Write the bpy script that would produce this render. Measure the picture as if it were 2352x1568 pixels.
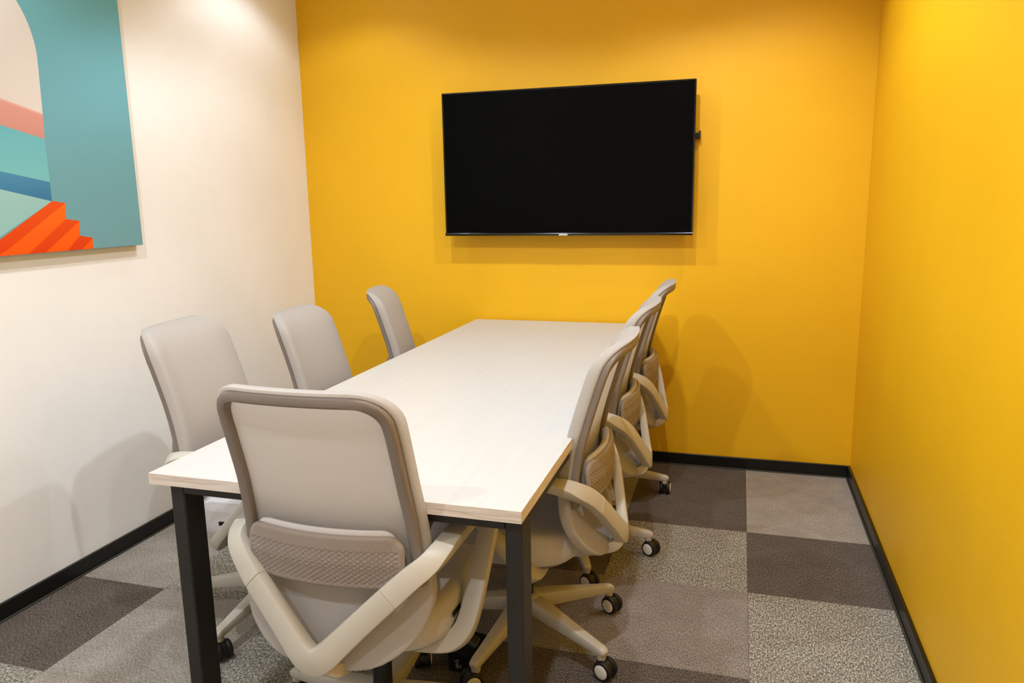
import bpy, math, random
from mathutils import Vector, Matrix

for o in list(bpy.data.objects):
    bpy.data.objects.remove(o, do_unlink=True)
scene = bpy.context.scene
COL = scene.collection

# ------------------------------------------------------------------ camera
cam_d = bpy.data.cameras.new('camera')
cam_d.sensor_width = 36.0
cam_d.lens = 1740.45 / 2352 * 36.0
cam_d.clip_start = 0.02
cam = bpy.data.objects.new('camera', cam_d)
COL.objects.link(cam)
_r = Vector((0.95851742, 0.28453297, -0.016892))
_u = Vector((-0.03656353, 0.18151388, 0.98270841))
_f = Vector((-0.28267907, 0.9413255, -0.18438775))
cam.matrix_world = Matrix(((_r.x, _u.x, -_f.x, 1.2944),
                           (_r.y, _u.y, -_f.y, -1.3585),
                           (_r.z, _u.z, -_f.z, 1.3492),
                           (0, 0, 0, 1)))
scene.camera = cam

# ------------------------------------------------------------------ world + exposure
world = bpy.data.worlds.new('world')
scene.world = world
world.use_nodes = True
world.node_tree.nodes['Background'].inputs[0].default_value = (0.9, 0.95, 1.0, 1)
world.node_tree.nodes['Background'].inputs[1].default_value = 0.05
vs = scene.view_settings
vs.view_transform = 'Standard'
vs.look = 'None'
vs.gamma = 1.0
vs.use_curve_mapping = False
vs.exposure = 1.06

# downlights: (x, y, power W, aim offset x, aim offset y at floor level, label)
CEIL = 2.62
LIGHTS = [
    (-0.58, 1.84, 6.5, 0, 0, 'round white ceiling downlight over the far left corner'),
    (1.42, 1.66, 10, 0, 0, 'round white ceiling downlight over the far right corner'),
    (0.02, 1.20, 21, 0, 0.35, 'round white ceiling downlight over the left side of the table'),
    (0.96, 1.20, 23, 0, 0.35, 'round white ceiling downlight over the right side of the table'),
    (-0.16, -0.15, 30, -0.3, 0, 'round white ceiling downlight towards the canvas picture wall'),
    (1.10, -0.10, 38, 0.4, 0, 'round white ceiling downlight towards the right yellow wall'),
    (-0.22, -1.35, 28, -0.5, 0, 'added unseen fill downlight in the near left part of the ceiling'),  # added out of view as fill for the near chair back and left wall
    (1.10, -1.35, 24, 0.5, 0, 'added unseen fill downlight in the near right part of the ceiling'),  # second added fill lamp, out of view, brightens the foreground on the right
]
LIGHT_COL = (0.87, 0.93, 1.0)

# ------------------------------------------------------------------ dimensions
XL, XR, YB, YF = -1.0162, 1.846, 2.4375, -2.25
HB = 0.0597
TX, TY0, TW, TL, TZ, TT = -0.0319, 0.0334, 0.9217, 2.383, 0.725, 0.027   # table corner, size

# ------------------------------------------------------------------ mesh helpers
class MB:
    def __init__(self):
        self.v = []; self.f = []; self.m = []
    def add(self, vs_, fs_, mi=0):
        b = len(self.v)
        self.v += [tuple(p) for p in vs_]
        self.f += [tuple(i + b for i in f) for f in fs_]
        self.m += [mi] * len(fs_)
        return self
    def box(self, x0, x1, y0, y1, z0, z1, bev=0.0, mi=0):
        if bev <= 0:
            P = [(x0,y0,z0),(x1,y0,z0),(x1,y1,z0),(x0,y1,z0),(x0,y0,z1),(x1,y0,z1),(x1,y1,z1),(x0,y1,z1)]
            F = [(0,3,2,1),(4,5,6,7),(0,1,5,4),(1,2,6,5),(2,3,7,6),(3,0,4,7)]
            return self.add(P, F, mi)
        b = bev; P = []; idx = {}
        c = [(x0,x1),(y0,y1),(z0,z1)]
        for sx in (0,1):
            for sy in (0,1):
                for sz in (0,1):
                    base = [c[0][sx], c[1][sy], c[2][sz]]
                    ins = [base[0]+(b if sx==0 else -b), base[1]+(b if sy==0 else -b), base[2]+(b if sz==0 else -b)]
                    for ax in range(3):
                        p = list(ins); p[ax] = base[ax]
                        idx[(sx,sy,sz,ax)] = len(P); P.append(tuple(p))
        F = []
        def g(s, ax): return idx[(s[0],s[1],s[2],ax)]
        for ax in range(3):
            o1, o2 = (ax+1)%3, (ax+2)%3
            for s in (0,1):
                q = []
                for a1,a2 in ((0,0),(1,0),(1,1),(0,1)):
                    t=[0,0,0]; t[ax]=s; t[o1]=a1; t[o2]=a2; q.append(g(t,ax))
                F.append(tuple(q) if s else tuple(reversed(q)))
        for ax in range(3):
            o1, o2 = (ax+1)%3, (ax+2)%3
            for a1 in (0,1):
                for a2 in (0,1):
                    t0=[0,0,0]; t0[o1]=a1; t0[o2]=a2; t1=list(t0); t1[ax]=1
                    q=(g(t0,o1),g(t1,o1),g(t1,o2),g(t0,o2))
                    F.append(q if a1==a2 else tuple(reversed(q)))
        for sx in (0,1):
            for sy in (0,1):
                for sz in (0,1):
                    q=(g((sx,sy,sz),0),g((sx,sy,sz),1),g((sx,sy,sz),2))
                    F.append(q if (sx+sy+sz)%2==1 else tuple(reversed(q)))
        return self.add(P, F, mi)
    def lathe(self, prof, n=24, origin=(0,0,0), axis='z', mi=0):
        """prof: list of (radius, height) revolved around axis; ends are capped"""
        P=[]; F=[]
        k=len(prof)
        for i in range(n):
            a=2*math.pi*i/n; ca,sa=math.cos(a),math.sin(a)
            for r,h in prof:
                if axis=='z': p=(r*ca,r*sa,h)
                elif axis=='y': p=(r*sa,h,r*ca)
                else: p=(h,r*ca,r*sa)
                P.append((p[0]+origin[0],p[1]+origin[1],p[2]+origin[2]))
        for i in range(n):
            j=(i+1)%n
            for q in range(k-1):
                F.append((i*k+q,j*k+q,j*k+q+1,i*k+q+1))
        if prof[0][0]>1e-6: F.append(tuple(i*k for i in reversed(range(n))))
        if prof[-1][0]>1e-6: F.append(tuple(i*k+k-1 for i in range(n)))
        return self.add(P,F,mi)
    def sweep(self, pts, W, sizes, bev=0.006, round_ends=True, mi=0, nb=2):
        """rounded-rectangle section swept along pts; W: width vectors; sizes: (width, thickness)"""
        n=len(pts); rings=[]
        for i in range(n):
            a=pts[max(i-1,0)]; b=pts[min(i+1,n-1)]
            T=(b-a).normalized()
            w=W[i]-T*W[i].dot(T); w.normalize()
            N=T.cross(w)
            rings.append((pts[i],w,N,sizes[i][0]/2,sizes[i][1]/2,T))
        def ring(c,w,N,hw,ht,bv):
            bv=min(bv,hw*.95,ht*.95); out=[]
            for sx,sy,a0 in ((1,1,0),(-1,1,90),(-1,-1,180),(1,-1,270)):
                cx,cy=sx*(hw-bv),sy*(ht-bv)
                for k in range(nb+1):
                    a=math.radians(a0+90*k/nb)
                    out.append(c+w*(cx+bv*math.cos(a))+N*(cy+bv*math.sin(a)))
            return out
        L=[]
        if round_ends:
            c,w,N,hw,ht,T=rings[0]
            e=bev*.8
            L.append(ring(c-T*e,w,N,hw-e,ht-e,bev*.6)); L.append(ring(c-T*e*.3,w,N,hw-e*.3,ht-e*.3,bev*.8))
        for c,w,N,hw,ht,T in rings: L.append(ring(c,w,N,hw,ht,bev))
        if round_ends:
            c,w,N,hw,ht,T=rings[-1]
            L.append(ring(c+T*e*.3,w,N,hw-e*.3,ht-e*.3,bev*.8)); L.append(ring(c+T*e,w,N,hw-e,ht-e,bev*.6))
        m=len(L[0]); P=[p for r in L for p in r]; F=[]
        for i in range(len(L)-1):
            for j in range(m):
                k=(j+1)%m
                F.append((i*m+j,i*m+k,(i+1)*m+k,(i+1)*m+j))
        F.append(tuple(reversed(range(m)))); F.append(tuple((len(L)-1)*m+j for j in range(m)))
        return self.add(P,F,mi)
    def mesh(self, name, mats, angle=35, smooth=True):
        me=bpy.data.meshes.new(name)
        me.from_pydata(self.v,[],self.f)
        for m in (mats if isinstance(mats,(list,tuple)) else [mats]): me.materials.append(m)
        if any(self.m): me.polygons.foreach_set('material_index',self.m)
        import bmesh
        bm=bmesh.new(); bm.from_mesh(me)
        bmesh.ops.recalc_face_normals(bm,faces=bm.faces)
        bm.to_mesh(me); bm.free()
        if smooth:
            me.polygons.foreach_set('use_smooth',[True]*len(me.polygons))
            me.set_sharp_from_angle(angle=math.radians(angle))
        me.update()
        return me

def cr(ctrl, n=6):
    """Catmull-Rom through tuples of equal length"""
    out=[]; k=len(ctrl)
    for i in range(k-1):
        p0=ctrl[max(i-1,0)]; p1=ctrl[i]; p2=ctrl[i+1]; p3=ctrl[min(i+2,k-1)]
        for s in range(n):
            t=s/n
            out.append(tuple(0.5*((2*b)+(-a+c)*t+(2*a-5*b+4*c-d)*t*t+(-a+3*b-3*c+d)*t**3) for a,b,c,d in zip(p0,p1,p2,p3)))
    out.append(tuple(ctrl[-1]))
    return out

def interp(tab, z):
    if z<=tab[0][0]: return tab[0][1]
    for i in range(len(tab)-1):
        if z<=tab[i+1][0]:
            z0,y0=tab[i]; z1,y1=tab[i+1]
            return y0+(y1-y0)*(z-z0)/(z1-z0)
    return tab[-1][1]

def link(name, me, parent=None, loc=(0,0,0), rot=(0,0,0)):
    o=bpy.data.objects.new(name, me)
    COL.objects.link(o)
    o.parent=parent
    o.location=loc; o.rotation_euler=rot
    return o
def tag(o, label=None, cat=None, group=None, kind=None):
    if label: o['label']=label
    if cat: o['category']=cat
    if group: o['group']=group
    if kind: o['kind']=kind
    return o
def struct(name, mb, mat, smooth=False):
    o=link(name, mb.mesh(name, mat, smooth=smooth)); o['kind']='structure'
    return o

# ------------------------------------------------------------------ materials
def srgb(r,g,b):
    def c(v):
        v/=255.0
        return v/12.92 if v<=0.04045 else ((v+0.055)/1.055)**2.4
    return (c(r),c(g),c(b),1.0)

def mat(name, col, rough=0.5, spec=0.5, metal=0.0, coat=0.0):
    m=bpy.data.materials.new(name); m.use_nodes=True
    b=m.node_tree.nodes['Principled BSDF']
    b.inputs['Base Color'].default_value=col
    b.inputs['Roughness'].default_value=rough
    b.inputs['Specular IOR Level'].default_value=spec
    b.inputs['Metallic'].default_value=metal
    b.inputs['Coat Weight'].default_value=coat
    return m
def nt(m): return m.node_tree, m.node_tree.nodes['Principled BSDF']
def coords(m, scale=(1,1,1)):
    t,_=nt(m)
    tc=t.nodes.new('ShaderNodeTexCoord'); mp=t.nodes.new('ShaderNodeMapping')
    mp.inputs['Scale'].default_value=scale
    t.links.new(tc.outputs['Object'], mp.inputs['Vector'])
    return mp.outputs['Vector']
def noise(m, vec, scale, detail=3, rough=0.6):
    t,_=nt(m); n=t.nodes.new('ShaderNodeTexNoise')
    n.inputs['Scale'].default_value=scale; n.inputs['Detail'].default_value=detail; n.inputs['Roughness'].default_value=rough
    t.links.new(vec,n.inputs['Vector']); return n.outputs['Fac']
def ramp(m, fac, stops):
    t,_=nt(m); r=t.nodes.new('ShaderNodeValToRGB'); e=r.color_ramp.elements
    while len(e)<len(stops): e.new(0.5)
    for i,(p,c) in enumerate(stops): e[i].position=p; e[i].color=c
    t.links.new(fac,r.inputs['Fac']); return r.outputs['Color']
def bump(m, fac, strength=0.2, dist=0.002):
    t,b=nt(m); n=t.nodes.new('ShaderNodeBump')
    n.inputs['Strength'].default_value=strength; n.inputs['Distance'].default_value=dist
    t.links.new(fac,n.inputs['Height']); t.links.new(n.outputs['Normal'],b.inputs['Normal'])
def setcol(m,out):
    t,b=nt(m); t.links.new(out,b.inputs['Base Color'])
def shade(c,k): return (min(c[0]*k,1),min(c[1]*k,1),min(c[2]*k,1),1)

def paint(name, col, rough=0.55, spec=0.3):
    m=mat(name,col,rough,spec)
    v=coords(m)
    n=noise(m,v,2.2,4); setcol(m, ramp(m,n,[(0.3,shade(col,0.97)),(0.7,shade(col,1.03))]))
    bump(m, noise(m,v,260,2), 0.06, 0.001)
    return m
M={}
M['yellow']=paint('yellow_wall_paint', srgb(231,175,14), 0.5, 0.35)
M['white_wall']=paint('off_white_wall_paint', srgb(240,238,234), 0.55, 0.3)
M['ceiling']=paint('ceiling_paint', srgb(240,238,232), 0.8, 0.2)
M['baseboard']=mat('black_baseboard', srgb(14,14,13), 0.35, 0.4)
M['base_lip']=mat('baseboard_lip', srgb(60,58,50), 0.6, 0.3)

def carpet(name, c_dark, c_mid, c_light, coarse):
    m=mat(name, c_mid, 0.95, 0.05)
    v=coords(m,(1,1,1)); vs_=coords(m,(1.0,0.45,1))
    a=noise(m,vs_,280 if not coarse else 215,3,0.85)
    col=ramp(m,a,[(0.38,c_dark),(0.5,c_mid),(0.62,c_light)])
    big=noise(m,v,9,3,0.6)
    t,b=nt(m)
    mx=t.nodes.new('ShaderNodeMix'); mx.data_type='RGBA'; mx.blend_type='MULTIPLY'
    mx.inputs['Factor'].default_value=0.5
    t.links.new(col,mx.inputs['A'])
    t.links.new(ramp(m,big,[(0.35,(0.8,0.8,0.8,1)),(0.65,(1.1,1.1,1.1,1))]),mx.inputs['B'])
    t.links.new(mx.outputs['Result'],b.inputs['Base Color'])
    bump(m,a,0.9,0.004)
    return m
M['c_dark']=carpet('dark_brown_carpet', srgb(60,53,48), srgb(97,88,81), srgb(138,128,119), False)
M['c_mid']=carpet('taupe_carpet', srgb(104,95,89), srgb(142,132,125), srgb(178,169,160), False)
M['c_light']=carpet('light_grey_carpet', srgb(122,115,106), srgb(160,152,142), srgb(194,187,177), False)
M['c_coarse']=carpet('speckled_grey_carpet', srgb(72,69,63), srgb(140,134,123), srgb(208,203,190), True)
M['sub']=mat('carpet_joint', srgb(70,64,58), 0.95, 0.05)

# tabletop
m=mat('white_wood_laminate', srgb(188,187,185), 0.38, 0.35)
v=coords(m,(1,0.05,1)); n=noise(m,v,55,5,0.65)
setcol(m, ramp(m,n,[(0.35,srgb(186,185,182)),(0.65,srgb(190,189,186))])); bump(m,n,0.05,0.0006)
M['top']=m
def edge_mat(name, sc):
    m=mat(name, srgb(214,200,187), 0.5, 0.3)
    v=coords(m,sc); n=noise(m,v,160,5,0.7)
    setcol(m, ramp(m,n,[(0.34,srgb(192,175,163)),(0.5,srgb(216,203,192)),(0.68,srgb(232,222,212))]))
    return m
M['edge']=edge_mat('woodgrain_edge_band',(0.04,0.04,1))
M['metal']=mat('black_powder_coat', srgb(38,36,35), 0.45, 0.4)
_v=coords(M['metal']); bump(M['metal'],noise(M['metal'],_v,900,2),0.15,0.0005)

# chair
def fabric(name, col, trans=0.0, wscale=900):
    m=mat(name, col, 0.9, 0.12)
    t,b=nt(m); v=coords(m)
    w1=t.nodes.new('ShaderNodeTexWave'); w1.inputs['Scale'].default_value=wscale/6.283; w1.bands_direction='X'
    w2=t.nodes.new('ShaderNodeTexWave'); w2.inputs['Scale'].default_value=wscale/6.283; w2.bands_direction='Z'
    for w in (w1,w2):
        w.inputs['Distortion'].default_value=0.6; t.links.new(v,w.inputs['Vector'])
    mx=t.nodes.new('ShaderNodeMath'); mx.operation='MULTIPLY'
    t.links.new(w1.outputs['Fac'],mx.inputs[0]); t.links.new(w2.outputs['Fac'],mx.inputs[1])
    n=noise(m,v,500,2)
    ad=t.nodes.new('ShaderNodeMath'); ad.operation='ADD'
    t.links.new(mx.outputs[0],ad.inputs[0]); t.links.new(n,ad.inputs[1])
    setcol(m, ramp(m,n,[(0.3,shade(col,0.93)),(0.7,shade(col,1.07))]))
    bump(m,ad.outputs[0],0.25,0.0012)
    b.inputs['Sheen Weight'].default_value=0.25
    b.inputs['Sheen Roughness'].default_value=0.5
    if trans>0:
        tr=t.nodes.new('ShaderNodeBsdfTranslucent'); tr.inputs['Color'].default_value=shade(col,1.15)
        ms=t.nodes.new('ShaderNodeMixShader'); ms.inputs[0].default_value=trans
        out=t.nodes['Material Output']
        t.links.new(b.outputs[0],ms.inputs[1]); t.links.new(tr.outputs[0],ms.inputs[2])
        t.links.new(ms.outputs[0],out.inputs['Surface'])
    return m
M['fabric']=fabric('light_grey_fabric', srgb(200,196,196))
M['mesh']=fabric('light_grey_back_mesh', srgb(212,207,202), 0.55)
M['seatfab']=fabric('light_grey_seat_fabric', srgb(196,192,192))
M['taupe']=mat('taupe_plastic', srgb(146,134,126), 0.5, 0.4)
M['ring']=mat('grey_brown_frame_plastic', srgb(128,117,109), 0.5, 0.4)
M['beige']=mat('pale_beige_plastic', srgb(190,184,172), 0.42, 0.45)
_v=coords(M['beige']); bump(M['beige'],noise(M['beige'],_v,700,2),0.08,0.0005)
M['shell']=mat('grey_seat_shell', srgb(120,112,106), 0.55, 0.3)
M['black']=mat('black_plastic', srgb(16,16,16), 0.38, 0.45)
M['tyre']=mat('black_caster_tyre', srgb(22,21,20), 0.5, 0.4)
M['cap']=mat('white_hub_cap', srgb(228,222,214), 0.35, 0.45)
M['groove']=mat('dark_seam', srgb(40,35,32), 0.8, 0.1)
M['label_black']=mat('black_fabric_tag', srgb(12,12,12), 0.6, 0.2)

# ------------------------------------------------------------------ room shell
T=0.12
w=struct('wall_left', MB().box(XL-T,XL,YF-T,YB,0,CEIL), M['white_wall'])
w=struct('wall_back', MB().box(XL-T,XR+T,YB,YB+T,0,CEIL), M['yellow'])
w=struct('wall_right', MB().box(XR,XR+T,YF-T,YB,0,CEIL), M['yellow'])
w=struct('wall_front', MB().box(XL,XR,YF-T,YF,0,CEIL), M['white_wall'])
w=struct('ceiling', MB().box(XL-T,XR+T,YF-T,YB+T,CEIL,CEIL+0.1), M['ceiling'])
floor=struct('floor', MB().box(XL-T,XR+T,YF-T,YB+T,-0.1,-0.006), M['sub'])

def baseboard(name, x0,x1,y0,y1, lip):
    mb=MB(); mb.box(x0,x1,y0,y1,0.0,HB,0.0015)
    o=struct(name, mb, M['baseboard'])
    l=link('floor_lip', MB().box(*lip,0.0,0.006,0.0015).mesh('floor_lip',M['base_lip'],smooth=False), o)
    return o
bt=0.012
bl=baseboard('baseboard_left', XL,XL+bt,YF,YB, (XL+bt,XL+bt+0.007,YF,YB))
baseboard('baseboard_back', XL+bt,XR-bt,YB-bt,YB, (XL+bt,XR-bt,YB-bt-0.007,YB-bt))
baseboard('baseboard_right', XR-bt,XR,YF,YB, (XR-bt-0.007,XR-bt,YF,YB))
# pale paint scratch and sealant blobs on the left baseboard
M['scratch']=mat('white_paint_mark', srgb(215,213,205), 0.5)
mb=MB(); xx=XL+bt
mb.add([(xx+.0004,0.052,.012),(xx+.0004,0.056,.012),(xx+.0004,0.050,.040),(xx+.0004,0.048,.040)],[(0,1,2,3)])
link('paint_scratch',mb.mesh('paint_scratch',M['scratch']),bl)
mb=MB()
for yy,rr in ((0.035,.006),(0.056,.007),(0.066,.005),(0.145,.0035)):
    mb.lathe([(0.0005,-.001),(rr,0.0),(rr*.7,rr*.5),(0.0005,rr*.7)],10,(xx+.009,yy,.004))
link('sealant_blob',mb.mesh('sealant_blob',M['scratch']),bl)

# carpet tiles, 50 cm, children of the floor
TA, TR = 1.3666, 1.683
PAT={(-1,0):'c_dark',(0,0):'c_light',(0,-1):'c_dark',(-1,-1):'c_coarse',(-1,-2):'c_mid',(0,-2):'c_coarse',
     (-1,-3):'c_dark',(0,-3):'c_coarse',(-2,0):'c_light',(-2,-1):'c_dark',(-2,-2):'c_mid',(-2,-3):'c_dark',
     (-5,-3):'c_dark',(-5,-2):'c_light',(-5,-4):'c_coarse',(-4,-3):'c_light',(-4,-2):'c_coarse',(-4,-4):'c_light',
     (-3,-3):'c_coarse',(-3,-2):'c_dark',(-3,-4):'c_dark',(-3,-1):'c_light',(-3,0):'c_mid',(-4,-1):'c_light',(-4,0):'c_dark',
     (-1,1):'c_dark',(0,1):'c_light',(-2,1):'c_light',(-5,-1):'c_coarse',(-5,0):'c_light',(-2,-4):'c_coarse',(-1,-4):'c_light',(0,-4):'c_light'}
random.seed(4)
tile_cache={}
keys=['c_dark','c_mid','c_light','c_coarse']
for i in range(-5,1):
    for j in range(-8,2):
        x0,x1=TA+i*.5,TA+(i+1)*.5; y0,y1=TR+j*.5,TR+(j+1)*.5
        x0=max(x0,XL+bt); x1=min(x1,XR-bt); y0=max(y0,YF); y1=min(y1,YB-bt)
        if x1-x0<.01 or y1-y0<.01: continue
        k=PAT.get((i,j), keys[(i*7+j*5+i*j)%4])
        hx,hy=(x1-x0)/2-.0003,(y1-y0)/2-.0003
        key=(k,round(hx,4),round(hy,4))
        if key not in tile_cache:
            tile_cache[key]=MB().box(-hx,hx,-hy,hy,-.006,0.0,0.0008).mesh('carpet_tile',M[k],smooth=False)
        link('carpet_tile',tile_cache[key],floor,((x0+x1)/2,(y0+y1)/2,random.uniform(-.0004,.0)))

# ------------------------------------------------------------------ ceiling downlights
M['trim']=mat('white_lamp_trim', srgb(240,240,238), 0.4)
M['lamp']=bpy.data.materials.new('lit_lamp_lens'); M['lamp'].use_nodes=True
_t=M['lamp'].node_tree; _e=_t.nodes.new('ShaderNodeEmission'); _e.inputs['Color'].default_value=(*LIGHT_COL,1); _e.inputs['Strength'].default_value=18
_t.links.new(_e.outputs[0],_t.nodes['Material Output'].inputs['Surface'])
trim_me=MB().lathe([(0.040,0.0),(0.040,-.004),(0.046,-.008),(0.054,-.006),(0.056,0.0)],32).mesh('trim_ring',M['trim'])
lens_me=MB().lathe([(0.0005,-.002),(0.040,-.002)],32).mesh('lens',M['lamp'])
for (x,y,pw,ax_,ay_,lab) in LIGHTS:
    cone_=150 if -1<y<0 else 128
    e=link('ceiling_downlight',None,None,(x,y,CEIL))
    tag(e,lab,'ceiling light','recessed ceiling downlights')
    link('trim_ring',trim_me,e); link('lens',lens_me,e)
    ld=bpy.data.lights.new('downlight_beam','SPOT'); ld.energy=pw; ld.color=LIGHT_COL
    ld.spot_size=math.radians(cone_); ld.spot_blend=0.4; ld.shadow_soft_size=0.025
    bo=link('beam',ld,e,(0,0,-0.03)); bo.rotation_euler=Vector((ax_,ay_,-CEIL)).to_track_quat('-Z','Y').to_euler()

# ------------------------------------------------------------------ meeting table
table=link('meeting_table',None,None,(TX+TW/2,TY0+TL/2,0))
tag(table,'long white laminate meeting table on black square-tube frame','table')
ox,oy=TW/2,TL/2
def tpart(name,mb,mt,**k): return link(name,mb.mesh(name,mt,**k),table)
e=0.0012
tpart('tabletop',MB().box(-ox+e,ox-e,-oy+e,oy-e,TZ-TT,TZ,0.0006),M['top'],smooth=False)
for (x0,x1,y0,y1) in ((-ox,ox,-oy,-oy+e),(-ox,ox,oy-e,oy),(-ox,-ox+e,-oy+e,oy-e),(ox-e,ox,-oy+e,oy-e)):
    tpart('edge_band',MB().box(x0,x1,y0,y1,TZ-TT,TZ-.0003),M['edge'],smooth=False)
zt=TZ-TT
LX=((0.038,0.077),(0.879,0.917)); LY=((0.0225,0.091),(TL-.091,TL-.0225))
for (a,b) in LX:
    for (c,d) in LY:
        tpart('leg',MB().box(a-ox,b-ox,c-oy,d-oy,0.012,zt-.001,0.003),M['metal'],smooth=False)
        tpart('levelling_foot',MB().lathe([(.016,0),(.018,.002),(.018,.007),(.008,.009),(.008,.014)],16,((a+b)/2-ox,(c+d)/2-oy,0)),M['black'])
for (c,d) in LY:
    tpart('cross_rail',MB().box(LX[0][1]-ox,LX[1][0]-ox,c-oy,d-oy,zt-.027,zt-.004,0.002),M['metal'],smooth=False)
    for fx in (.13,.33,.60,.78):
        tpart('mounting_bracket',MB().box(fx-ox,fx+.02-ox,c-oy+.004,d-oy-.004,zt-.006,zt-.0005,0.001),M['black'],smooth=False)
for (a,b) in ((LX[0][0],LX[0][1]),(LX[1][0],LX[1][1])):
    tpart('side_rail',MB().box(a+.003-ox,b-.003-ox,LY[0][1]-oy,LY[1][0]-oy,zt-.030,zt-.004,0.002),M['metal'],smooth=False)

# ------------------------------------------------------------------ chair
PROF=cr([(.325,-.262),(.36,-.252),(.42,-.228),(.50,-.203),(.58,-.194),(.66,-.202),(.74,-.220),(.82,-.243),(.88,-.262),(.92,-.280),(.95,-.302),(.972,-.326)],8)
PROF=[(a,b) for a,b in PROF]
ZB,ZT=0.343,0.972
HWT=[(.325,.222),(.42,.233),(.50,.232),(.60,.221),(.75,.212),(.90,.209),(.972,.207)]
RT,RB=0.078,0.165
def hw(z):
    w_=interp(HWT,z)
    if z>ZT-RT:
        q=(z-(ZT-RT))/RT; return w_-RT+RT*math.sqrt(max(0,1-q*q))
    if z<ZB+RB:
        q=((ZB+RB)-z)/RB; return w_-RB+RB*math.sqrt(max(0,1-q*q))
    return w_
def py(x,z): return interp(PROF,z)+(0.42 if z<.88 else 0.42+2.2*(z-.88))*x*x
def zs_list():
    out=[]
    n=10
    for i in range(n): out.append(ZB+RB*(1-math.cos(math.pi/2*i/n)))
    for i in range(22): out.append(ZB+RB+(ZT-RT-ZB-RB)*i/22)
    for i in range(n+1): out.append(ZT-RT+RT*math.sin(math.pi/2*i/n))
    return out
def us_list():
    n=13
    return [math.sin(math.pi/2*i/n) for i in range(-n,n+1)]
def edge_dist(x,z):
    d=[hw(z)-abs(x), ZT-z, z-ZB]
    # corner-aware distance
    w_=interp(HWT,z)
    for zc,R,s in ((ZT-RT,RT,1),(ZB+RB,RB,-1)):
        xc=w_-RT if s==1 else w_-RB
        if (z-zc)*s>0 and abs(x)>xc:
            return max(0,R-math.hypot(abs(x)-xc,z-zc))
    return max(0,min(d))
def pillow(d,R): 
    t=min(d/R,1.0); return math.sqrt(max(0,1-(1-t)**2))
def make_backrest():
    mb=MB(); Z=zs_list(); U=us_list(); P=[]; F=[]; nz,nu=len(Z),len(U)
    for side in (1,-1):
        for z in Z:
            h=hw(z)
            for u in U:
                x=u*h; d=edge_dist(x,z)
                if side==1: off=0.011+0.013*pillow(d,.030)
                else: off=-0.007-0.007*pillow(d,.006)
                P.append((x,py(x,z)+off,z))
    def I(s,i,j): return s*nz*nu+i*nu+j
    for i in range(nz-1):
        for j in range(nu-1):
            F.append((I(0,i,j),I(0,i,j+1),I(0,i+1,j+1),I(0,i+1,j)))
            F.append((I(1,i,j),I(1,i+1,j),I(1,i+1,j+1),I(1,i,j+1)))
    for i in range(nz-1):
        for j in (0,nu-1): F.append((I(0,i,j),I(0,i+1,j),I(1,i+1,j),I(1,i,j)))
    for j in range(nu-1):
        for i in (0,nz-1): F.append((I(0,i,j),I(1,i,j),I(1,i,j+1),I(0,i,j+1)))
    mb.add(P,F)
    me=mb.mesh('backrest',M['mesh'],angle=60)
    import bmesh
    bm=bmesh.new(); bm.from_mesh(me); bmesh.ops.remove_doubles(bm,verts=bm.verts,dist=1e-5)
    bmesh.ops.recalc_face_normals(bm,faces=bm.faces); bm.to_mesh(me); bm.free()
    me.polygons.foreach_set('use_smooth',[True]*len(me.polygons)); me.update()
    return me
def u_path(inset, yoff, zlow):
    """outline of the back, inset, from low left over the top to low right"""
    pts=[]; 
    zz=[]
    z=zlow
    while z<ZT-RT: zz.append(z); z+=.022
    R=RT-inset; zc=ZT-RT
    for z in zz: pts.append((-(interp(HWT,z)-inset),z))
    wt=interp(HWT,.94)
    for i in range(0,9):
        a=math.pi/2*i/8; pts.append((-(wt-RT)-R*math.cos(a),zc+R*math.sin(a)))
    nmid=10
    for i in range(1,nmid): pts.append((-(wt-RT)+2*(wt-RT)*i/nmid, zc+R))
    for i in range(0,9):
        a=math.pi/2*(8-i)/8; pts.append(((wt-RT)+R*math.cos(a),zc+R*math.sin(a)))
    for z in reversed(zz): pts.append((interp(HWT,z)-inset,z))
    return [Vector((x,py(x,z)+yoff,z)) for x,z in pts]
def make_ring(inset,yoff,w_,t_,zlow,mt,name,bev):
    pts=u_path(inset,yoff,zlow); n=len(pts)
    W=[]
    for i in range(n):
        Tn=(pts[min(i+1,n-1)]-pts[max(i-1,0)]).normalized()
        W.append(Tn.cross(Vector((0,1,0))))
    mb=MB(); mb.sweep(pts,W,[(w_,t_)]*n,bev)
    return mb.mesh(name,mt,angle=45)
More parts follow.
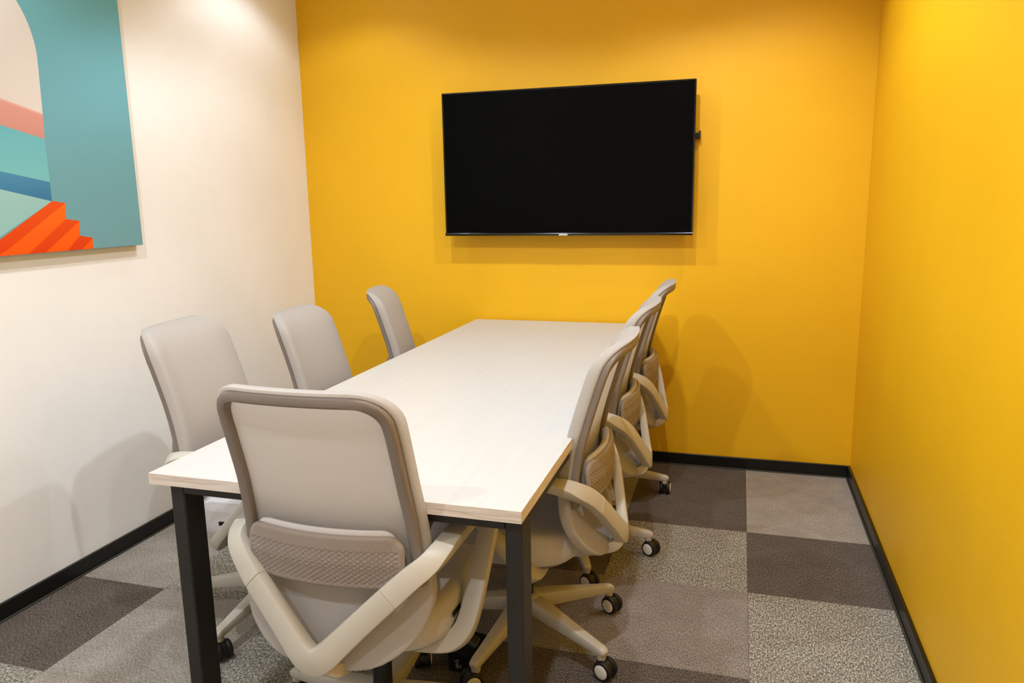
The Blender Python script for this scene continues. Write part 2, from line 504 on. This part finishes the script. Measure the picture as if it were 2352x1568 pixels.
def make_lumbar():
    """curved pad with a raised diamond grid on its rear face"""
    mb=MB(); NX,NZ=150,46; HW_,Z0,Z1=0.186,0.528,0.646; R=.036
    def half(z):
        zz=min(z-Z0,Z1-z)
        if zz<R: q=(R-zz)/R; return HW_-R+R*math.sqrt(max(0,1-q*q))
        return HW_
    P=[];F=[]
    Z=[]
    for i in range(NZ+1):
        t=i/NZ; Z.append(Z0+(Z1-Z0)*(0.5-0.5*math.cos(math.pi*t))*0.35+(Z1-Z0)*t*0.65)
    def base(x,z): return -.262+0.95*x*x+0.10*abs(z-.587)
    def sd(x,z):
        ax=abs(x)-(HW_-R); az=abs(z-(Z0+Z1)/2)-((Z1-Z0)/2-R)
        return R-(math.hypot(max(ax,0),max(az,0))+min(max(ax,az),0))
    for side in (0,1):
        for z in Z:
            h=half(z)
            for j in range(NX+1):
                x=-h+2*h*j/NX; d=sd(x,z)
                if side==0:
                    y=base(x,z)-.007*pillow(max(d,0),.008)
                    zz=z+.012*0
                    inr=min(max((d-.010)/.002,0),1)
                    inr*=1.0 if z<Z1-.030 else 0.0
                    p=(x/.0155+z/.0105); q=(x/.0155-z/.0105)
                    dp=abs(p-round(p)); dq=abs(q-round(q))
                    g=min(dp,dq)
                    y+=inr*(.0030*max(0,1-g/.26)-.0004)
                else:
                    y=base(x,z)+.010*pillow(max(d,0),.010)
                P.append((x,y,z))
    n=NX+1
    for i in range(NZ):
        for j in range(NX):
            a=i*n+j; F.append((a,a+1,a+n+1,a+n)); b=a+(NZ+1)*n; F.append((b,b+n,b+n+1,b+1))
    o=(NZ+1)*n
    for i in range(NZ):
        for j in (0,NX): F.append((i*n+j,(i+1)*n+j,(i+1)*n+j+o,i*n+j+o))
    for j in range(NX):
        for i in (0,NZ): F.append((i*n+j,i*n+j+o,i*n+j+1+o,i*n+j+1))
    mb.add(P,F)
    return mb.mesh('lumbar_pad',M['taupe'],angle=50)
def make_lumbar_cushion():
    mb=MB(); P=[];F=[]; NX,NZ=40,10; HW_,Z0,Z1=.170,.536,.655;R=.034
    n=NX+1
    for side in (0,1):
        for i in range(NZ+1):
            t=i/NZ; z=Z0+(Z1-Z0)*(0.5-0.5*math.cos(math.pi*t))
            zz=min(z-Z0,Z1-z); h=HW_
            if zz<R: q=(R-zz)/R; h=HW_-R+R*math.sqrt(max(0,1-q*q))
            for j in range(n):
                x=-h+2*h*j/NX; 
                ax=abs(x)-(HW_-R); az=abs(z-(Z0+Z1)/2)-((Z1-Z0)/2-R)
                d=max(0,R-(math.hypot(max(ax,0),max(az,0))+min(max(ax,az),0)))
                b=-.248+.95*x*x
                P.append((x,b-.004*pillow(d,.01) if side==0 else b+.018*pillow(d,.02),z))
    o=(NZ+1)*n
    for i in range(NZ):
        for j in range(NX):
            a=i*n+j; F.append((a,a+1,a+n+1,a+n)); b=a+o; F.append((b,b+n,b+n+1,b+1))
    for i in range(NZ):
        for j in (0,NX): F.append((i*n+j,(i+1)*n+j,(i+1)*n+j+o,i*n+j+o))
    for j in range(NX):
        for i in (0,NZ): F.append((i*n+j,i*n+j+o,i*n+j+1+o,i*n+j+1))
    mb.add(P,F); return mb.mesh('lumbar_cushion',M['fabric'],angle=60)

def sweep_ctrl(mb, ctrl, n=6, bev=.006, ends=True, mi=0):
    """ctrl rows: x,y,z, wx,wy,wz, width, thickness"""
    s=cr(ctrl,n)
    mb.sweep([Vector(r[:3]) for r in s],[Vector(r[3:6]) for r in s],[(r[6],r[7]) for r in s],bev,ends,mi)
    return mb
SEAM=(.158,-.257,.520)
def make_vframe():
    mb=MB()
    half=[(.158,-.257,.520,-.72,0,.70,.052,.028),(.100,-.275,.464,-.72,0,.70,.053,.030),(.058,-.288,.422,-.71,0,.71,.055,.031),
          (.026,-.297,.391,-.52,0,.85,.058,.033)]
    full=half+[(0,-.300,.379,0,0,1,.060,.034)]+[(-r[0],r[1],r[2],-r[3],r[4],r[5],r[6],r[7]) for r in reversed(half)]
    sweep_ctrl(mb,full,7,.006)
    # tongue that runs from the foot of the V forward under the seat
    sweep_ctrl(mb,[(0,-.297,.374,1,0,0,.058,.026),(0,-.290,.358,1,0,0,.090,.032),(0,-.266,.344,1,0,0,.104,.032),(0,-.20,.325,1,0,0,.10,.030),(0,-.10,.305,1,0,0,.10,.030)],6,.006)
    return mb.mesh('back_frame',M['beige'],angle=40)
def make_arm(s):
    mb=MB()
    sweep_ctrl(mb,[(s*(SEAM[0]+.0012),SEAM[1]+.0004,SEAM[2]+.0012,-.72*s,0,.70,.052,.028),
        (s*.198,-.236,.557,-.72*s,0,.70,.050,.029),
        (s*.228,-.212,.580,-.78*s,0,.62,.048,.030),
        (s*.244,-.180,.595,-.93*s,.1,.36,.046,.030),
        (s*.250,-.135,.603,-1*s,0,.08,.046,.028),
        (s*.254,-.060,.609,-1*s,0,0,.047,.026),
        (s*.258,.040,.611,-1*s,0,0,.047,.026),
        (s*.261,.100,.608,-1*s,0,0,.047,.026),
        (s*.262,.126,.592,-1*s,0,0,.046,.027),
        (s*.262,.116,.566,-1*s,0,0,.046,.028),
        (s*.261,.070,.508,-1*s,0,0,.046,.029),
        (s*.260,.010,.438,-1*s,0,0,.046,.030),
        (s*.257,-.040,.380,-1*s,.1,.15,.046,.031),
        (s*.247,-.068,.347,-.8*s,.4,.5,.046,.032),
        (s*.222,-.082,.327,-.2*s,.5,.8,.046,.032),
        (s*.185,-.086,.320,0,.5,.85,.046,.032),
        (s*.120,-.086,.316,0,.5,.85,.046,.030)],5,.005)
    return mb.mesh('armrest',M['beige'],angle=40)
def make_screws(s):
    mb=MB()
    for c,d in (((.2035,-.233,.5645),.0249),((.2175,-.223,.577),.0243)):
        w_=Vector((-.72*s,0,.70)).normalized(); p=Vector((c[0]*s,c[1],c[2]))-w_*d
        mb.sweep([p+w_*.001,p-w_*.0012],[Vector((0,1,0))]*2,[(.010,.010)]*2,.0048,False)
    return mb.mesh('screw',M['black'])

def make_seat():
    mb=MB(); P=[];F=[]; N=56; 
    cyc=.035; a,b=.228,.232
    def outline(k,sc):
        t=2*math.pi*k/N; n_=3.6
        c,s_=math.cos(t),math.sin(t)
        x=a*math.copysign(abs(c)**(2/n_),c); y=b*math.copysign(abs(s_)**(2/n_),s_)
        return x*sc, cyc+y*sc
    prof=[(0.86,.338),(.94,.340),(.985,.350),(1.0,.368),(1.0,.392),(.985,.408),(.95,.419),(.88,.425),(.7,.424),(.45,.418),(.2,.415)]
    for sc,z in prof:
        for k in range(N):
            x,y=outline(k,sc)
            fz=-0.028*max(0,(y-.16)/.107)**2 if y>.16 else 0
            P.append((x,y,z+fz+ (.014*(x/a)**2 if z>.40 else 0)))
    for i in range(len(prof)-1):
        for k in range(N):
            q=(k+1)%N; F.append((i*N+k,i*N+q,(i+1)*N+q,(i+1)*N+k))
    F.append(tuple(reversed(range(N)))); F.append(tuple((len(prof)-1)*N+k for k in range(N)))
    mb.add(P,F); return mb.mesh('seat',M['seatfab'],angle=60)
def make_seat_pan():
    mb=MB(); P=[];F=[];N=56;a,b=.208,.212
    prof=[(.45,.300),(.72,.306),(.93,.322),(1.0,.334),(1.0,.342)]
    for sc,z in prof:
        for k in range(N):
            t=2*math.pi*k/N;c,s_=math.cos(t),math.sin(t)
            P.append((a*math.copysign(abs(c)**(2/3.6),c)*sc,.035+b*math.copysign(abs(s_)**(2/3.6),s_)*sc,z))
    for i in range(len(prof)-1):
        for k in range(N):
            q=(k+1)%N;F.append((i*N+k,i*N+q,(i+1)*N+q,(i+1)*N+k))
    F.append(tuple(reversed(range(N))));F.append(tuple((len(prof)-1)*N+k for k in range(N)))
    mb.add(P,F);return mb.mesh('seat_pan',M['shell'],angle=60)
RL=.312
def make_base():
    mb=MB()
    mb.lathe([(.026,.088),(.046,.094),(.052,.110),(.050,.132),(.040,.142),(.028,.144)],28)
    for k in range(5):
        a=2*math.pi*k/5; c,s_=math.cos(a),math.sin(a); W=(-s_,c,0)
        rows=[]
        for r,zt_,zb_,w_ in ((.025,.140,.092,.052),(.08,.134,.086,.048),(.17,.118,.078,.040),(.26,.101,.070,.033),(.300,.094,.066,.030),(.318,.088,.067,.028)):
            rows.append((c*r,s_*r,(zt_+zb_)/2,*W,w_,zt_-zb_))
        sweep_ctrl(mb,rows,3,.007)
        mb.lathe([(.0125,.054),(.0135,.058),(.0135,.088)],16,(c*(RL-.006),s_*(RL-.006),0))
    return mb.mesh('star_base',M['beige'],angle=40)
def make_caster():
    # housing between the wheels: hood + stem; swivel axis at origin, wheel centre offset
    mb=MB()
    mb.lathe([(.0085,.040),(.0085,.056)],14)
    off=.014; R=.0285
    P=[];F=[];n=16;hwid=.007
    prof=[]
    for i in range(n+1):
        a=math.radians(-35+ 230*i/n); prof.append((off*-1+ -math.cos(a)*(R-.004), .0290+math.sin(a)*(R-.003)))
    k=len(prof)
    for sx in (-1,1):
        for (yy,zz) in prof: P.append((sx*hwid,yy,zz))
        P.append((sx*hwid,-off,.029))
    for i in range(k-1):
        F.append((i,i+1,k+1+i+1,k+1+i)); F.append((i,k,i+1)); F.append((k+1+i,k+1+i+1,2*k+1))
    F.append((0,k+1,2*k+1,k)); F.append((k-1,k,2*k+1,2*k))
    mb.add(P,F)
    mb.box(-.011,.011,-.016,.012,.036,.052,.003)
    return mb.mesh('caster',M['black'],angle=40)
def make_wheel(s):
    mb=MB(); R=.0290
    mb.lathe([(.010,s*.0075),(R-.004,s*.0075),(R-.0008,s*.0095),(R,s*.013),(R,s*.0175),(R-.0012,s*.0215),(R-.004,s*.0235),(.010,s*.0240)],28,(0,-.014,.0290),'x')
    return mb.mesh('wheel',M['tyre'],angle=40)
def make_cap(s):
    mb=MB()
    mb.lathe([(.0205,s*.0232),(.0210,s*.0246),(.019,s*.0262),(.010,s*.0274),(.0006,s*.0276)],26,(0,-.014,.0290),'x')
    return mb.mesh('hub_cap',M['cap'],angle=50)
def make_cyl():
    return MB().lathe([(.0245,.080),(.0245,.235),(.014,.237),(.014,.275),(.020,.277),(.020,.30)],24).mesh('gas_cylinder',M['black'])
def make_mech():
    mb=MB(); mb.box(-.075,.075,-.105,.115,.262,.305,.012); mb.box(-.055,.055,-.09,.09,.250,.268,.008)
    return mb.mesh('tilt_mechanism',M['black'],smooth=False)
def make_lever():
    mb=MB()
    sweep_ctrl(mb,[(.06,.045,.282,0,1,0,.012,.008),(.13,.050,.278,0,1,0,.012,.008),(.18,.055,.268,0,1,0,.014,.008)],4,.003)
    sweep_ctrl(mb,[(.175,.055,.270,0,1,0,.020,.010),(.20,.057,.256,0,1,0,.034,.012),(.235,.060,.238,0,1,0,.036,.012)],5,.004)
    return mb.mesh('lever',M['black'],angle=40)
def make_tag():
    mb=MB(); mb.box(.2268,.2295,-.075,-.030,.384,.396,.0006); return mb.mesh('fabric_tag',M['label_black'],smooth=False)

CH={'backrest':make_backrest(),'ring':make_ring(.0215,-.0190,.024,.026,.53,M['ring'],'back_ring',.006),
    'groove':make_ring(.0100,-.0105,.005,.006,.52,M['groove'],'seam_groove',.002),
    'lumbar':make_lumbar(),'lcush':make_lumbar_cushion(),'v':make_vframe(),'armR':make_arm(1),'armL':make_arm(-1),
    'seat':make_seat(),'pan':make_seat_pan(),'base':make_base(),'caster':make_caster(),
    'scR':make_screws(1),'scL':make_screws(-1),'w1':make_wheel(1),'w2':make_wheel(-1),'c1':make_cap(1),'c2':make_cap(-1),'cyl':make_cyl(),'mech':make_mech(),'lever':make_lever(),'tag':make_tag()}
def chair(x,y,rot,base_deg,casters,label,lift=0.0):
    c=link('office_chair',None,None,(x,y,0),(0,0,math.radians(rot)))
    tag(c,label,'chair','grey office chairs around the table')
    up=(0,0,lift)
    b=link('backrest',CH['backrest'],c,up)
    r=link('back_ring',CH['ring'],c,up); tag(r,'grey-brown plastic rim around the back'); link('seam_groove',CH['groove'],r)
    l=link('lumbar_pad',CH['lumbar'],c,up); tag(l,'taupe lumbar pad with raised diamond grid'); link('lumbar_cushion',CH['lcush'],l)
    link('back_frame',CH['v'],c,up)
    for a_,s_ in (('armR','scR'),('armL','scL')): link('screw',CH[s_],link('armrest',CH[a_],c,up))
    s=link('seat',CH['seat'],c,up); t=link('fabric_tag',CH['tag'],s)
    link('seat_pan',CH['pan'],c,up)
    link('tilt_mechanism',CH['mech'],c,up); link('lever',CH['lever'],c,up); link('gas_cylinder',CH['cyl'],c)
    br=math.radians(base_deg-rot)
    link('star_base',CH['base'],c,(0,0,0),(0,0,br))
    for k in range(5):
        a=br+2*math.pi*k/5; r_=RL-.006
        k_=link('caster',CH['caster'],c,(r_*math.cos(a),r_*math.sin(a),0),(0,0,math.radians(casters[k]-rot)))
        for n_,m_ in (('wheel','w1'),('wheel','w2'),('hub_cap','c1'),('hub_cap','c2')): link(n_,CH[m_],k_)
    return c
# rot: 0 faces +Y (towards the screen), 90 faces -X, -90 faces +X
chair(.467,.205,0,23,(20,24,60,250,100),'grey office chair at the near head of the table, back to us',.022)
chair(.695,.742,90,-30,(65,60,150,20,-55),'nearest of the three grey office chairs on the right of the table')
chair(.697,1.360,90,6,(60,130,40,220,60),'middle grey office chair of the three on the right side',.012)
chair(.700,1.985,90,4,(180,130,40,220,60),'grey office chair on the right side, closest to the yellow back wall',.012)
chair(-.145,.688,-82,-94,(60,130,40,220,60),'nearest grey office chair on the left, in front of the white wall',.008)
chair(-.105,1.310,-84,25,(60,130,40,220,60),'middle grey office chair on the left side of the table',-.040)
chair(-.045,1.950,-74,18,(60,130,40,220,60),'grey office chair on the left side, farthest, in front of yellow wall',-.024)

# ------------------------------------------------------------------ television
M['screen']=mat('black_screen_glass', srgb(1,1,1), 0.30, 0.06)
M['bezel']=mat('glossy_black_bezel', srgb(9,9,9), 0.16, 0.5)
M['tvback']=mat('tv_back_plastic', srgb(15,15,15), 0.5, 0.3)
M['silver']=mat('silver_plate', srgb(190,186,178), 0.35, 0.5)
TVX0,TVX1,TVZ0,TVZ1=-.156,1.083,1.169,1.872
TVY=YB-.118
tv=link('television',None,None,((TVX0+TVX1)/2,TVY,(TVZ0+TVZ1)/2))
tag(tv,'black wall-mounted flat screen television on the yellow back wall','television')
hx,hz=(TVX1-TVX0)/2,(TVZ1-TVZ0)/2
def tvp(name,mb,mt,parent=None,**k):
    return link(name,mb.mesh(name,mt,**k),parent or tv)
bz=.008; bb=.016
tvp('bezel',MB().box(-hx,hx,0,.030,hz-bz,hz,.002).box(-hx,-hx+bz,0,.030,-hz+bb,hz-bz,.002).box(hx-bz,hx,0,.030,-hz+bb,hz-bz,.002),M['bezel'],smooth=False)
mb=MB(); sec=[(0.0,-hz+bb),(-.004,-hz+bb-.003),(-.006,-hz+bb-.008),(-.004,-hz+.003),(0.002,-hz),(.030,-hz),(.030,-hz+bb)]
P=[(-hx,a,b) for a,b in sec]+[(hx,a,b) for a,b in sec]; n=len(sec)
mb.add(P,[(i,(i+1)%n,n+(i+1)%n,n+i) for i in range(n)]+[tuple(range(n)),tuple(reversed(range(n,2*n)))])
lip=tvp('lower_bezel',mb,M['bezel'],angle=50)
tvp('screen',MB().box(-hx+bz,hx-bz,.0035,.012,-hz+bb,hz-bz),M['screen'],smooth=False)
tvp('rear_housing',MB().box(-hx+.004,hx-.004,.012,.034,-hz+.004,hz-.004,.004).box(-hx*.72,hx*.72,.034,.062,-hz*.75,hz*.45,.012),M['tvback'],smooth=False)
pl=tvp('badge_plate',MB().box(-.0215,.0215,-.0078,-.004,-hz+.0005,-hz+.0085,.0008),M['silver'],smooth=False)
# wall bracket: plate, rail running past the right end, hooked end
RZ=1.628-(TVZ0+TVZ1)/2
br=tvp('wall_bracket',MB().box(-.30,.30,.092,.1175,-.13,.17,.003).box(-.20,-.16,.055,.10,-.14,.17,.002).box(.16,.20,.055,.10,-.14,.17,.002),M['black'],smooth=False)
tvp('mount_rail',MB().box(-.42,1.101-(TVX0+TVX1)/2,.082,.1178,RZ-.013,RZ+.012,.002),M['black'],parent=br,smooth=False)
tvp('rail_end_plate',MB().box(1.101-(TVX0+TVX1)/2-.006,1.101-(TVX0+TVX1)/2+.001,.078,.1178,RZ-.016,RZ+.022,.001),M['black'],parent=br,smooth=False)

# ------------------------------------------------------------------ canvas picture on the left wall
AX=XL+.035
Y0,Y1,Z0,Z1=-.02,1.135,1.196,2.30
M['canvas_edge']=mat('teal_canvas_edge', srgb(108,154,160), 0.85, 0.1)
def printmat(name,c0,c1,dirv,lo,hi):
    """flat print ink that blends between two inks along a direction on the canvas"""
    m=mat(name,c0,0.85,0.12); t,b=nt(m)
    tc=t.nodes.new('ShaderNodeTexCoord'); d=t.nodes.new('ShaderNodeVectorMath'); d.operation='DOT_PRODUCT'
    d.inputs[1].default_value=dirv; t.links.new(tc.outputs['Object'],d.inputs[0])
    mr=t.nodes.new('ShaderNodeMapRange'); mr.inputs['From Min'].default_value=lo; mr.inputs['From Max'].default_value=hi
    t.links.new(d.outputs['Value'],mr.inputs['Value'])
    setcol(m,ramp(m,mr.outputs['Result'],[(0,c0),(1,c1)]))
    bump(m,noise(m,coords(m),1400,2),0.12,0.0005)
    return m
art=link('canvas_picture',None,None,(XL,(Y0+Y1)/2,Z0))
tag(art,'large stretched canvas with teal arch and orange steps on the white wall','picture')
ay=(Y0+Y1)/2
link('canvas',MB().box(.001,.0345,Y0-ay,Y1-ay,0,Z1-Z0,.002).mesh('canvas',M['canvas_edge'],smooth=False),art)
PM=[printmat('ink_teal',srgb(112,156,162),srgb(110,176,190),(0,0,1),0.0,1.0),
    printmat('ink_pale_sky',srgb(216,207,199),srgb(216,213,211),(0,0,1),.5,.9),
    printmat('ink_pink',srgb(197,138,124),srgb(215,153,142),(0,0,1),.36,.50),
    printmat('ink_aqua',srgb(120,186,187),srgb(107,178,186),(0,0,1),.24,.40),
    printmat('ink_blue',srgb(61,115,152),srgb(78,139,172),(0,0,1),.17,.27),
    printmat('ink_pale_aqua',srgb(139,186,182),srgb(150,191,186),(0,0,1),0,.2),
    printmat('ink_orange',srgb(240,88,15),srgb(244,107,28),(0,0,1),0,.16),
    printmat('ink_red_orange',srgb(216,63,13),srgb(228,82,23),(0,0,1),0,.16),
    printmat('ink_light_pink',srgb(216,157,145),srgb(222,165,153),(0,0,1),.4,.5)]
mb=MB(); lay=[0.0346]
def poly(pts,mi):
    lay[0]+=.00003
    P=[(lay[0],y-ay,z-Z0) for y,z in pts]
    mb.add(P,[tuple(range(len(P)))],mi)
poly([(Y0+.001,Z0+.001),(Y1-.001,Z0+.001),(Y1-.001,Z1-.001),(Y0+.001,Z1-.001)],0)
# arch opening (right jamb at y=.742, springing at z=1.80)
jy,jl=.750,.15; cyy=(jy+jl)/2; rad=(jy-jl)/2; zs=1.84
jamb=[(.737,1.369),(.738,1.450),(.739,1.577),(.745,1.686)]
arch=[(jl,1.30)]+jamb+[(cyy+rad*math.cos(math.pi*k/36),zs+rad*math.sin(math.pi*k/36)) for k in range(0,37)]
poly(arch,1)
def band(z0,z1,y0,y1,mi):
    """slanting band of the print from the left jamb to the right jamb; z given at both ends, top then bottom"""
    poly([(jl,z0[0]),(y0,z0[1]),(y1,z1[1]),(jl,z1[0])],mi)
band((1.792,1.660),(1.700,1.577),.7437,.739,2)
band((1.792,1.660),(1.782,1.654),.7437,.7433,8)
poly([(jl,1.700),(.739,1.577),(.738,1.450),(.7378,1.434),(jl,1.535)],3)
poly([(jl,1.535),(.7378,1.434),(.737,1.369),(jl,1.492)],4)
poly([(jl,1.492),(.737,1.369),(.525,1.258),(.44,Z0+.001),(jl,Z0+.001)],5)
# steps: tread (red-orange) and riser (orange) bands running down to the lower left
poly([(.737,1.370),(.790,1.363),(.785,1.307),(.842,1.299),(.836,1.247),(.891,1.236),(.888,Z0+.001),(.43,Z0+.001)],6)
poly([(.737,1.370),(.790,1.363),(.54,1.212),(.50,Z0+.001),(.43,Z0+.001)],7)
poly([(.785,1.307),(.842,1.299),(.685,Z0+.001),(.62,Z0+.001)],7)
poly([(.836,1.247),(.891,1.236),(.862,1.214),(.835,Z0+.001),(.775,Z0+.001)],7)
link('print',mb.mesh('print',PM,smooth=False),art)

# ------------------------------------------------------------------ small black box with white characters under the table
M['blackbox']=mat('black_card', srgb(9,9,10), 0.7, 0.2)
M['whiteink']=mat('white_ink', srgb(150,150,148), 0.7)
bx=link('black_box',None,None,(.566,.556,0),(0,0,math.radians(-6)))
tag(bx,'small black box with white characters on carpet beneath the table','box')
link('body',MB().box(-.035,.035,-.060,.060,.0,.062,.002).mesh('body',M['blackbox'],smooth=False),bx)
mb=MB(); yy=-.0603
def stroke(pts,wd=.0019):
    for a,b in zip(pts[:-1],pts[1:]):
        p=Vector((a[0]*.001-.020,yy,.052-a[1]*.001)); q=Vector((b[0]*.001-.020,yy,.052-b[1]*.001))
        dd=(q-p).normalized(); nn=Vector((-dd.z,0,dd.x))*wd/2
        mb.add([p+nn-dd*wd*.3,p-nn-dd*wd*.3,q-nn+dd*wd*.3,q+nn+dd*wd*.3],[(0,1,2,3)])
for st in ([(6,17),(11,16)],[(13,12.5),(18,12)],[(14,15.5),(19,14)],
           [(8,20),(12,22),(16,22),(18,19)],[(14.5,22),(15,27)],[(11,28),(15,27),(19,26)],[(11,28),(10.8,32),(12,37)],
           [(14,31.5),(19.5,30)],[(14.5,33),(15.5,37),(14.5,40)],[(17.5,33),(18.5,38)],
           [(20,29.5),(27,27.5),(26.5,36)],[(24,32),(26,31)],[(25,36),(26,36)]): stroke(st)
link('lettering',mb.mesh('lettering',M['whiteink'],smooth=False),bx)
